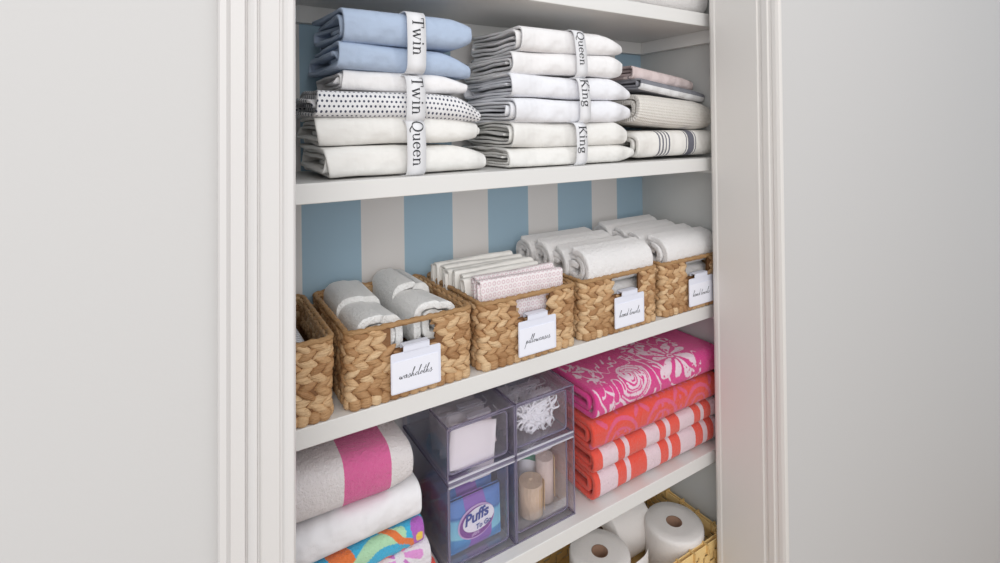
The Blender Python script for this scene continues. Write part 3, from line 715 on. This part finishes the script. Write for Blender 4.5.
seqA = [(.028, OR), (.053, PW), (.025, OR), (.018, PW), (.067, OR), (.053, PW), (.030, OR), (.018, PW), (.041, OR), (.068, PW), (.031, OR), (.016, PW), (.034, OR), (.065, PW)]
seqB = [(.018, OR), (.066, PW), (.031, OR), (.018, PW), (.063, OR), (.057, PW), (.032, OR), (.015, PW), (.036, OR), (.068, PW), (.036, OR), (.021, PW), (.029, OR), (.055, PW)]
M['strA'] = ramp_cloth('orange and pink-white striped towelling A', stripes(seqA, .6), .6, 'terry', fuzz=.004)
M['strB'] = ramp_cloth('orange and pink-white striped towelling B', stripes(seqB, .6), .6, 'terry', fuzz=.004)
def beach(mat, x0, x1, yf, z0, z1, seed, label, group, dye=None, fine=None, nx=44, rz=.0, turns=1.75, th=.022, **k):
    D = 1.315-yf
    o = fold('beach_towel', mat, x1-x0, D, z1-z0, turns=turns, th=th, seed=seed, amp=.0018, freq=13, nx=nx, jit=.003, loc=((x0+x1)/2, yf+D/2, z0), rot=(0, 0, rz), dye=dye, fine=fine, na=14, **k)
    tag(o, label, 'beach towel', group); return o
gr = 'beach towels stacked by the right wall'
beach(M['strB'], .912, 1.425, 1.006, -.997, -.910, 151, 'orange and white striped beach towel at the bottom of the right stack', gr)
beach(M['strA'], .906, 1.425, 1.003, -.914, -.850, 152, 'orange and white striped beach towel just above the bottom one of the right stack', gr, th=.018)
beach(M['dyed'], .902, 1.425, 1.000, -.856, -.770, 153, 'red orange beach towel with pink medallion print under the pink paisley one', gr, dye=orange_dye, fine=(150, 60), nx=230, th=.02)
beach(M['dyed'], .902, 1.425, 1.000, -.776, -.686, 154, 'hot pink beach towel with white paisley print on top of the right stack', gr, dye=paisley_dye, fine=(150, 60), nx=300, th=.022)

# left stack
LW = srgb(226, 219, 219)
M['pinkstripe'] = ramp_cloth('pale towelling with one pink stripe', [(0, LW), (.355, srgb(216, 92, 150)), (.450, LW)], .52, 'terry', fuzz=.003)
M['plainw'] = cloth('plain white towelling', srgb(232, 230, 232), 'sheet')
def blue_dye(u, v):
    blue, org, grn, vio, yel = hexc(48, 178, 220), hexc(232, 118, 48), hexc(178, 222, 180), hexc(176, 92, 190), hexc(246, 208, 70)
    c = np.tile(blue, (len(u), 1)); x, y = u-.045, v
    def put(mask, col): c[mask] = col
    q = .30
    put(sd_seg(x, y, smooth([(.27, q-.05), (.29, q), (.27, q+.05), (.245, q+.08)], 5), .020) < 0, org)
    sp = [(.372+.032*(1-.09*k)*math.cos(a)*1.1, q+.012+.026*(1-.09*k)*math.sin(a)) for k, a in enumerate(np.arange(-.4, 7.5, .7))]
    put(sd_seg(x, y, smooth([(.30, q-.01), (.35, q-.035), (.40, q-.03)], 5), .012) < 0, grn)
    put(sd_seg(x, y, smooth(sp, 3), .0048) < 0, org)
    put(sd_seg(x, y, smooth([(.36, q-.055), (.385, q-.035), (.40, q-.02), (.425, q-.005), (.420, q+.03), (.40, q+.08)], 5), .006) < 0, org)
    put(sd_seg(x, y, smooth([(.440, q-.03), (.445, q+.01), (.435, q+.06)], 5), .017, .012) < 0, vio)
    put(np.hypot(x-.442, y-q+.012) < .009, yel)
    put(np.abs(np.hypot((x-.275), (y-q-.045))-.012) < .004, vio)
    put((x > .46), org); put(x < .20, org); put((x < .185) & (x > .12), vio)
    return c
def floral_dye(u, v):
    c = np.tile(hexc(232, 226, 232), (len(u), 1)); q = .27; vio = hexc(206, 122, 200); pk = hexc(226, 150, 214)
    for cx, cy, n_ in ((.435, q-.01, 9), (.33, q+.03, 8)):
        for k in range(n_):
            a = k*2*PI/n_; c[sd_seg(u, v, [(cx+.012*math.cos(a), cy+.012*math.sin(a)), (cx+.042*math.cos(a+.2), cy+.042*math.sin(a+.2))], .003, .0075) < 0] = vio if k % 2 else pk
    c[sd_seg(u, v, smooth([(.43, q+.03), (.42, q+.07), (.38, q+.11)], 4), .003) < 0] = vio
    return c
def red_dye(u, v):
    c = np.tile(hexc(226, 66, 52), (len(u), 1)); w_ = hexc(240, 205, 200)
    m_ = np.abs(snoise(44, 26)(u, v)) < .16; c[m_] = w_; return c
gl = 'beach towels stacked by the left casing'
def beachL(mat, x1, z0, z1, seed, label, yf=1.005, lean=0, **k):
    x0 = x1-.50; o = beach(mat, x0, x1, yf, z0, z1, seed, label, gl, rz=0.0, **k)
    o.rotation_euler.y = lean; return o
beachL(M['dyed'], .460, -.997, -.935, 161, 'red patterned beach towel at the bottom of the left stack', dye=red_dye, fine=(100, 40), nx=160)
beachL(M['dyed'], .438, -.945, -.875, 162, 'white beach towel with pink violet flowers in the left stack', lean=-.02, dye=floral_dye, fine=(130, 60), nx=230)
beachL(M['dyed'], .430, -.886, -.830, 163, 'turquoise beach towel with orange swirls in the left stack', lean=-.025, dye=blue_dye, fine=(130, 50), nx=260, th=.016)
beachL(M['plainw'], .422, -.836, -.752, 164, 'plain white beach towel under the one with the pink stripe', lean=-.03)
beachL(M['pinkstripe'], .404, -.758, -.642, 165, 'pale grey beach towel with one broad pink stripe on top of the left stack', lean=.03, taperR=.25, tlen=.06)

# ------------------------------------------------------------------ clear bins
M['acr'] = clear('clear acrylic', (.975, .968, .982, 1), .045, .035, (.85, .84, .92, 1))
M['acr_edge'] = clear('acrylic cut edge', (.74, .71, .80, 1), .05, .40, (.42, .39, .50, 1))
M['frost'] = clear('frosted acrylic tab', (.92, .91, .95, 1), .08, .55, (.86, .84, .90, 1))
M['acr_hi'] = clear('acrylic lip', (.9, .9, .94, 1), .08, .5, (.88, .87, .94, 1))
def clear_bin(x0, x1, z0, z1, label, tabs):
    root = empty('clear_bin', ((x0+x1)/2, 1.03, z0), label, 'storage bin', 'stacked clear bins')
    w_, h_, d_ = x1-x0, z1-z0, .272; a, t = w_/2, .0035
    g = G(); g.box(-a, -a+t, 0, d_, 0, h_); g.box(a-t, a, 0, d_, 0, h_); g.box(-a, a, 0, d_, 0, t); g.box(-a, a, 0, d_, h_-t, h_); g.box(-a, a, d_-t, d_, 0, h_)
    g.link('outer_case', M['acr'], root, smooth=False)
    e = .0024; g = G()
    for xx in (-a, a-e):
        g.box(xx, xx+e, -.001, e, 0, h_)
        for zz in (0, h_-e): g.box(xx, xx+e, 0, d_, zz, zz+e)
    for zz in (0, h_-e): g.box(-a, a, -.001, e, zz, zz+e); g.box(-a, a, d_-e, d_, zz, zz+e)
    g.link('case_edge', M['acr_edge'], root, smooth=False)
    dr = G(); b = a-.011; zt = h_-.016; zo = .008
    fr = rrect(2*b, zt-zo, .010, cx=0, cy=(zt+zo)/2); dr.prism(fr, .016, .019, 'y')
    dr.box(-b, -b+.0025, .019, d_-.02, zo+.006, zt-.004); dr.box(b-.0025, b, .019, d_-.02, zo+.006, zt-.004); dr.box(-b, b, .019, d_-.02, zo, zo+.0025); dr.box(-b, b, d_-.022, d_-.02, zo, zt)
    d = dr.link('drawer', M['acr'], root, smooth=False)
    g = G(); n = len(fr); inner = rrect(2*b-.005, zt-zo-.005, .009, cx=0, cy=(zt+zo)/2)
    for (A, B) in ((fr, inner),):
        v = [(p[0], .0155, p[1]) for p in A]+[(p[0], .0155, p[1]) for p in B]+[(p[0], .0195, p[1]) for p in A]+[(p[0], .0195, p[1]) for p in B]
        fs = []
        for i in range(n): j = (i+1) % n; fs += [(i, j, n+j, n+i), (2*n+i, 3*n+i, 3*n+j, 2*n+j), (i, 2*n+i, 2*n+j, j), (n+i, n+j, 3*n+j, 3*n+i)]
        g.add(v, fs)
    g.link('rim', M['acr_edge'], d, smooth=False)
    g = G()
    if tabs == 'top':
        for yy in (.035, .085): g.prism(rrect(.062, .017, .003, cx=.01, cy=yy), zt+.002, zt+.006, 'z')
        for k, yy in enumerate((.035, .085)):
            pts = [(-b+.004, yy+.02), (-b+.004, yy-.015), (b-.03, yy-.015), (b-.02, yy-.005), (b-.018, yy+.02)]
            g.tube([(p[0], p[1], zt+.001) for p in pts], .0016, 6)
    else:
        g.prism(rrect(.060, .024, .007, cx=.005, cy=zt+.0), .020, .023, 'y'); g.box(-.02, .03, .019, .030, zt+.005, zt+.009)
    g.link('pull_tab', M['frost'], d, smooth=False)
    g = G(); g.box(-a+e, a-e, -.001, .004, h_-.0085, h_-.0055) if tabs != 'top' else g.box(-a+e, a-e, -.001, .003, .004, .0065)
    g.link('lip', M['acr_hi'], root, smooth=False)
BX = [(.489, .6695), (.6715, .852)]
clear_bin(*BX[0], -.7885, -.661, 'clear bin of white paper packets, upper left of the four', 'top')
clear_bin(*BX[1], -.7885, -.661, 'clear bin of floss picks, upper right of the four', 'top')
clear_bin(*BX[0], -.997, -.789, 'clear bin of tissue packs, lower left of the four', 'low')
clear_bin(*BX[1], -.997, -.789, 'clear bin of bandage rolls, lower right of the four', 'low')

# packets in the upper left bin
M['packet'] = plain('white paper packet', srgb(236, 230, 232), .6, (50, .3, .003))
M['packet_pink'] = plain('pinkish paper packet', srgb(228, 212, 216), .6, (50, .3, .003))
for j in range(8):
    g = G(); pw, phh = .125-.004*(j % 3), .098-.006*((j*2) % 3)
    n = 9; vs = []; fs = []
    for s in (-1, 1):
        for a in range(n):
            for b in range(n):
                u, v = a/(n-1)*2-1, b/(n-1)*2-1; bul = .0045*(1-u*u)*(1-v*v); vs.append((u*pw/2, s*(bul+.0006), v*phh/2))
    for s in range(2):
        for a in range(n-1):
            for b in range(n-1): i = s*n*n+a*n+b; q = (i, i+1, i+n+1, i+n); fs.append(q if s else q[::-1])
    rim_i = [a*n for a in range(n)]+[(n-1)*n+b for b in range(1, n)]+[a*n+n-1 for a in range(n-2, -1, -1)]+[b for b in range(n-2, 0, -1)]
    for i in range(len(rim_i)): p, q = rim_i[i], rim_i[(i+1) % len(rim_i)]; fs.append((p, q, q+n*n, p+n*n))
    g.add(vs, fs)
    o = g.link('paper_packet', M['packet_pink' if j % 3 == 1 else 'packet'], loc=(.572+.006*math.sin(j*2), 1.064+.016*j, -.7285), rot=(-.16+.02*math.sin(j), (.20, -.16, .30, .1, -.07)[j % 5] if j < 3 else 0.04*math.sin(j*3), 0))
    if j == 0: o.location.z -= .012*K
    lbs = ['frontmost, tilted', 'second from the front', 'third from the front'] 
    tag(o, 'white paper packet, %s in the upper left clear bin' % (lbs[j] if j < 3 else 'one of those at the back'), 'packet', 'paper packets in the clear bin' if j < 3 else 'rear paper packets in the clear bin')

# floss picks heaped in the upper right bin
M['floss'] = plain('white plastic', srgb(240, 240, 244), .3)
def flosser():
    g = G(); pts = [(-.034, 0, 0), (-.02, 0, .001), (0, 0, .0005), (.012, .0, 0)]; g.tube(pts, [.0008, .0022, .0028, .003], 8)
    g.tube([(.012, 0, 0), (.018, .006, 0), (.028, .009, 0), (.034, .008, 0)], [.003, .0028, .0024, .0018], 8)
    g.tube([(.012, 0, 0), (.018, -.006, 0), (.028, -.009, 0), (.034, -.008, 0)], [.003, .0028, .0024, .0018], 8)
    g.tube([(.033, .008, 0), (.033, -.008, 0)], .0005, 5)
    return g.link('floss_pick', M['floss'])
fp = flosser(); rr_ = random.Random(9)
N = 96
for j in range(N):
    o = fp if j == 0 else fp.copy()
    if j: C.objects.link(o)
    layer = j//12; ix = j % 12
    if j < 48: y = 1.060+.009*(j//16); x = .70+(j % 16)/15*.125; z = -.765+rr_.random()*.082
    else: y = 1.09+.10*rr_.random(); x = .71+.11*rr_.random(); z = -.765+.07*rr_.random()
    x = min(max(x, .728), .798); z = min(max(z, -.745), -.712); y = max(y, 1.068)
    ang = rr_.uniform(0, 6.28); hx, hz = abs(math.cos(ang))*.038+.008, abs(math.sin(ang))*.038+.008
    x = rr_.uniform(.684+hx, .838-hx); z = rr_.uniform(-.783+hz, max(-.690-hz*.8, -.782+hz)); o.scale = (1.1, 1.1, 1.1); o.location = Vector((x, y, z))*K; o.rotation_euler = (PI/2+rr_.uniform(-.25, .25), ang, rr_.uniform(-.12, .12))
    tag(o, 'white plastic floss pick in the heap in the upper right clear bin', 'floss pick', 'floss picks heaped in the clear bin')

# tissue packs
def pack_mat():
    t = NT('printed tissue wrapper'); u, v = uvs(t)
    r = t.add('ShaderNodeValToRGB'); r.color_ramp.interpolation = 'LINEAR'; e = r.color_ramp.elements
    e[0].position = 0; e[0].color = srgb(66, 132, 196); e[1].position = 1; e[1].color = srgb(84, 128, 196)
    for p, c in ((.26, srgb(70, 150, 205)), (.28, srgb(140, 214, 234)), (.60, srgb(120, 196, 228)), (.66, srgb(52, 110, 180)), (.70, srgb(90, 140, 205))): q = e.new(p); q.color = c
    t.l.new(t.math('ADD', v, t.math('MULTIPLY', t.math('SUBTRACT', u, .5), .1)), r.inputs[0])
    k = t.math('LESS_THAN', t.math('ABSOLUTE', t.math('SUBTRACT', u, t.math('ADD', .53, t.math('MULTIPLY', t.math('SINE', t.math('MULTIPLY', v, 5)), .05)))), .19)
    t.color(t.mix(k, r.outputs[0], srgb(142, 98, 186))); t.b.inputs['Roughness'].default_value = .3
    t.bump(t.noise(38, 3), .35, .006); return t.m
M['pack'] = pack_mat()
M['white_ink'] = plain('white print', srgb(240, 238, 246), .4); M['violet'] = plain('violet print', srgb(128, 62, 150), .4); M['navy'] = plain('blue print', srgb(28, 62, 150), .4); M['lilac'] = plain('lilac print', srgb(206, 176, 220), .4)
def tissue_pack(y, z, label, logo):
    root = empty('tissue_pack', (.578, y, z), label, 'tissue pack', 'tissue packs in the clear bin')
    w_, h_, d_ = .148, .124, .034; n = 16; vs = []; uv = []; fs = []
    for s in (-1, 1):
        for a in range(n):
            for b in range(n):
                u, v = a/(n-1)*2-1, b/(n-1)*2-1; e = (1-abs(u)**5)*(1-abs(v)**5); k = 1-.03*(1-e)
                wr = .0012*math.sin(7*u+3*v)+.0008*math.sin(13*v-5*u)
                vs.append((u*w_/2*k, s*(d_/2*(.25+.75*e)+wr*e), (v*k+1)*h_/2)); uv.append((a/(n-1), b/(n-1)))
    for s in range(2):
        for a in range(n-1):
            for b in range(n-1): i = s*n*n+a*n+b; q = (i, i+1, i+n+1, i+n); fs.append(q if s else q[::-1])
    ri = [a*n for a in range(n)]+[(n-1)*n+b for b in range(1, n)]+[a*n+n-1 for a in range(n-2, -1, -1)]+[b for b in range(n-2, 0, -1)]
    for i in range(len(ri)): p, q = ri[i], ri[(i+1) % len(ri)]; fs.append((p, q, q+n*n, p+n*n))
    link('wrapper', vs, fs, M['pack'], root, uv=uv)
    g = G(); g.prism([(x, y2) for x, y2 in [(-.066, -.016), (-.02, -.017), (.02, -.015), (.066, -.016), (.066, 0.0), (-.066, 0.0)]], .155, .160, 'z')
    if logo:
        yy = -d_/2-.0015; cx, cz = -.002, .066
        def oval(rx, rz, dy, nm, mt, cx2=cx, cz2=cz, tilt=.12):
            P = [(cx2+rx*math.cos(q)*math.cos(tilt)-rz*math.sin(q)*math.sin(tilt), cz2+rx*math.cos(q)*math.sin(tilt)+rz*math.sin(q)*math.cos(tilt)) for q in [2*PI*i/40 for i in range(40)]]
            g = G(); g.prism(P, yy-dy, yy-dy+.0006, 'y'); g.link(nm, mt, root, smooth=False)
        oval(.049, .037, .0, 'logo_ring', M['lilac']); oval(.046, .033, .0008, 'logo_ring', M['violet'], cx+.001, cz-.001)
        oval(.042, .026, .0024, 'logo_oval', M['white_ink'], cx+.005, cz+.0055)
        for txt, sz, px_, pz_, mt, of in (('Puffs', .034, -.002, .0135, M['navy'], .0011), ('To Go', .0150, .016, -.0095, M['navy'], .0005), ('ultra', .011, -.006, -.024, M['lilac'], .0003)):
            v, f_ = bfont(txt, sz, .25, of); ca, sa = math.cos(.12), math.sin(.12)
            V = np.column_stack([cx+px_+v[:, 0]*ca-v[:, 1]*sa, np.full(len(v), yy-.0036), cz+pz_+v[:, 0]*sa+v[:, 1]*ca])
            link('lettering', V, f_, mt, root, smooth=False)
    return root
for j, lb in enumerate(('frontmost blue and purple tissue pack with oval logo', 'blue and purple tissue pack, second from the front', 'blue and purple tissue pack, third from the front', 'blue and purple tissue pack, rearmost in the lower left clear bin')):
    r = tissue_pack(1.074+.040*j, -.985, lb, j == 0); r.rotation_euler = (-.03, 0, 0)

# bandage rolls, tube, carton in the lower right bin
def roll_mat(name, c1, c2):
    t = NT(name); n = t.noise(230, 3, stretch=(1, 1, .35)); t.color(t.mix(n, c1, c2)); t.b.inputs['Roughness'].default_value = .95; t.bump(n, .8, .003); return t.m
M['tan'] = roll_mat('tan crepe bandage', srgb(206, 176, 146), srgb(228, 204, 178)); M['blush'] = roll_mat('pinkish crepe bandage', srgb(214, 192, 182), srgb(232, 214, 204))
def bandage(x, y, r, h, mat, label):
    root = empty('bandage_roll', (x, y, -.986), label, 'bandage roll', 'bandage rolls in the clear bin')
    g = G(); pts = []
    # spiral of cloth seen on top
    n = 150; turns = 6
    P = [((r-.002)*(1-.86*i/n)*math.cos(2*PI*turns*i/n), (r-.002)*(1-.86*i/n)*math.sin(2*PI*turns*i/n)) for i in range(n+1)]
    v, f_ = strip(P, .0034); m_ = len(v)
    vs = [(a, b, 0) for a, b in v]+[(a, b, h+.0015*math.sin(i*.25)) for i, (a, b) in enumerate(v)]
    fs = [q[::-1] for q in f_]+[tuple(k+m_ for k in q) for q in f_]; n1 = n+1
    for i in range(n): fs += [(i, i+1, m_+i+1, m_+i), (n1+i+1, n1+i, m_+n1+i, m_+n1+i+1)]
    g.add(vs, fs); g.link('wound_cloth', mat, root)
    g = G(); g.lathe([(0, 0), (r-.004, 0), (r-.004, h-.009), (0, h-.009)], 32); g.link('core', M['tanflap'], root)
    g = G(); a0 = -.55; vs = []
    for z in (0.003, h-.003):
        for i in range(7): a = a0+i*.07; vs.append(((r+.0012)*math.cos(a), (r+.0012)*math.sin(a), z))
        for i in range(7): a = a0+i*.07; vs.append(((r-.001)*math.cos(a), (r-.001)*math.sin(a), z))
    fs = [(i, i+1, 14+i+1, 14+i) for i in range(6)]+[(0, 14, 21, 7), (6, 13, 27, 20)]; g.add(vs, fs); g.link('end_flap', M['tanflap'], root)
M['tanflap'] = plain('tan edge', srgb(206, 170, 122), .9)
bandage(.753, 1.086, .034, .080, M['tan'], 'short tan bandage roll in the lower right clear bin')
bandage(.812, 1.106, .026, .112, M['blush'], 'tall pinkish bandage roll in the lower right clear bin')
g = G(); g.lathe([(0, 0), (.026, 0), (.028, .004), (.028, .120), (.02, .132), (.012, .134), (.012, .142), (0, .142)], 32)
root = empty('squeeze_bottle', (.796, 1.163, -.986), 'white bottle with a green label behind the bandage rolls', 'bottle'); g.link('body', M['floss'], root)
M['green'] = plain('green print', srgb(40, 140, 112), .5)
g = G(); vs = []
for z in (.088, .116):
    for i in range(13): a = -PI*.95+i*PI*.9/12; vs.append((.0287*math.cos(a), .0287*math.sin(a), z+(.008*math.sin(i*.5))))
g.add(vs, [(i, i+1, 14+i, 13+i) for i in range(12)]); g.link('label_print', M['green'], root)
root = empty('small_carton', (.705, 1.075, -.88), 'small white carton with a navy label high in the lower right clear bin', 'carton')
g = G(); g.box(-.026, .03, -.016, .020, 0, .022); g.link('box_body', M['floss'], root, smooth=False, bevel=.001)
g = G(); g.prism([(-.018, .007), (.02, .007), (.016, .017), (-.014, .017)], -.0172, -.0160, 'y'); g.link('label_print', plain('navy print', srgb(40, 60, 110), .5), root, smooth=False)
root.location = Vector((.790, 1.150, -.8435))*K

# ------------------------------------------------------------------ SHELF 5: toilet paper in a wicker tray
def paper_mat():
    t = NT('toilet tissue'); n = t.noise(240, 2); t.color(srgb(234, 229, 226)); t.b.inputs['Roughness'].default_value = .95; t.bump(n, .45, .0016); return t.m
M['tp'] = paper_mat(); M['tube'] = plain('brown cardboard', srgb(150, 118, 98), .9, (60, .3, .002))
def tp_roll(loc, rot, label, R=.089, Hh=.150, tail=None):
    root = empty('toilet_roll', loc, label, 'toilet roll', 'toilet rolls in the tray', rot)
    g = G(); rc = .0245
    prof = [(rc, 0), (R-.006, 0), (R-.001, .004), (R, .012), (R, Hh-.012), (R-.001, Hh-.005), (R-.006, Hh), (R*.62, Hh-.001), (rc, Hh-.0015)]
    g.lathe(prof, 72)
    for q in range(3):
        pass
    g.link('paper', M['tp'], root)
    g = G(); g.lathe([(rc, .001), (rc, Hh-.002), (rc-.002, Hh-.002), (rc-.002, .001)], 40, closed=True); g.link('cardboard_core', M['tube'], root)
    if tail:
        g = G(); vs = []; n = 14; a0 = tail
        for i in range(n+1):
            t = i/n; d = t*.11; nx, ny = math.cos(a0), math.sin(a0); tx, ty = -ny, nx
            px, py = R*nx+tx*d+nx*.004, R*ny+ty*d+ny*.004
            off = .012*math.sin(t*2.6)
            for z in (.004, Hh-.004): vs.append((px+nx*off, py+ny*off, z+.004*math.sin(t*5)))
        g.add(vs, [(2*i, 2*i+2, 2*i+3, 2*i+1) for i in range(n)])
        o = g.link('loose_sheet', M['tp'], root); s = o.modifiers.new('s', 'SOLIDIFY'); s.thickness = .0012*K
    return root
z5 = -1.394
tp_roll((1.306, 1.093, z5), (0, 0, 0), 'upright toilet roll nearest the right wall, in the tray corner')
tp_roll((1.030, 1.135, z5), (0, 0, 0), 'upright toilet roll left of the lying roll, with loose sheet at its right', tail=-1.3)
tp_roll((1.130, 1.235, z5+.088), (0, PI/2, 0), 'toilet roll lying on its side behind the two upright rolls')
tp_roll((.845, 1.10, z5), (0, 0, 0), 'toilet roll at the left of the tray, mostly below the frame')
M['bamboo'] = plain('golden bamboo strip', srgb(238, 204, 140), .5, (50, .4, .002), .12)
M['bamboo2'] = plain('darker bamboo strip', srgb(218, 180, 116), .5, (50, .4, .002), .12)
root = empty('bamboo_tray', (1.09, 1.155, -1.40), 'golden woven bamboo tray holding the toilet rolls', 'tray')
tw, td, thh = .33, .158, .138
g = G(); t = .006
g.box(-tw, tw, -td, td, 0, .006); g.link('tray_bottom', M['bamboo2'], root, smooth=False)
g = G()
for (ax, fixed, lo, hi) in (('x', -td, -tw, tw), ('x', td, -tw, tw), ('y', -tw, -td, td), ('y', tw, -td, td)):
    n = int((hi-lo)/.024)
    for k in range(5):
        zc = .018+k*.024
        for i in range(n):
            a, b = lo+(hi-lo)*i/n, lo+(hi-lo)*(i+1)/n; o_ = .0022 if (i+k) % 2 else -.0022
            if ax == 'x': g.box(a+.0005, b-.0005, fixed+o_-.0015, fixed+o_+.0015, zc-.011, zc+.011)
            else: g.box(fixed+o_-.0015, fixed+o_+.0015, a+.0005, b-.0005, zc-.011, zc+.011)
g.link('woven_side', M['bamboo'], root, smooth=False)
g = G()
for s in (-1, 1):
    off = s*.0055
    P = rrect(2*(tw+off), 2*(td+off), .02, 6); P2 = rrect(2*(tw+off)-.006, 2*(td+off)-.006, .018, 6); n = len(P)
    for z0_, z1_ in ((thh-.022, thh),):
        v = [(p[0], p[1], z0_) for p in P]+[(p[0], p[1], z1_) for p in P]+[(p[0], p[1], z0_) for p in P2]+[(p[0], p[1], z1_) for p in P2]; fs = []
        for i in range(n): j = (i+1) % n; fs += [(i, j, n+j, n+i), (2*n+i, 3*n+i, 3*n+j, 2*n+j), (n+i, n+j, 3*n+j, 3*n+i), (i, 2*n+i, 2*n+j, j)]
        g.add(v, fs)
g.link('rim', M['bamboo'], root, smooth=False, bevel=.0015)
def wrap(x0, x1, y0, y1):
    g = G(); g.box(x0, x1, y0, y1, thh-.024, thh+.0018); g.link('rim_wrap', M['bamboo2'], root, smooth=False)
for i in range(-5, 6):
    for s in (-1, 1): wrap(i*.06-.003, i*.06+.003, s*td-.011, s*td+.011)
for i in (-2, -1, 0, 1, 2):
    for s in (-1, 1): wrap(s*tw-.011, s*tw+.011, i*.06-.003, i*.06+.003)
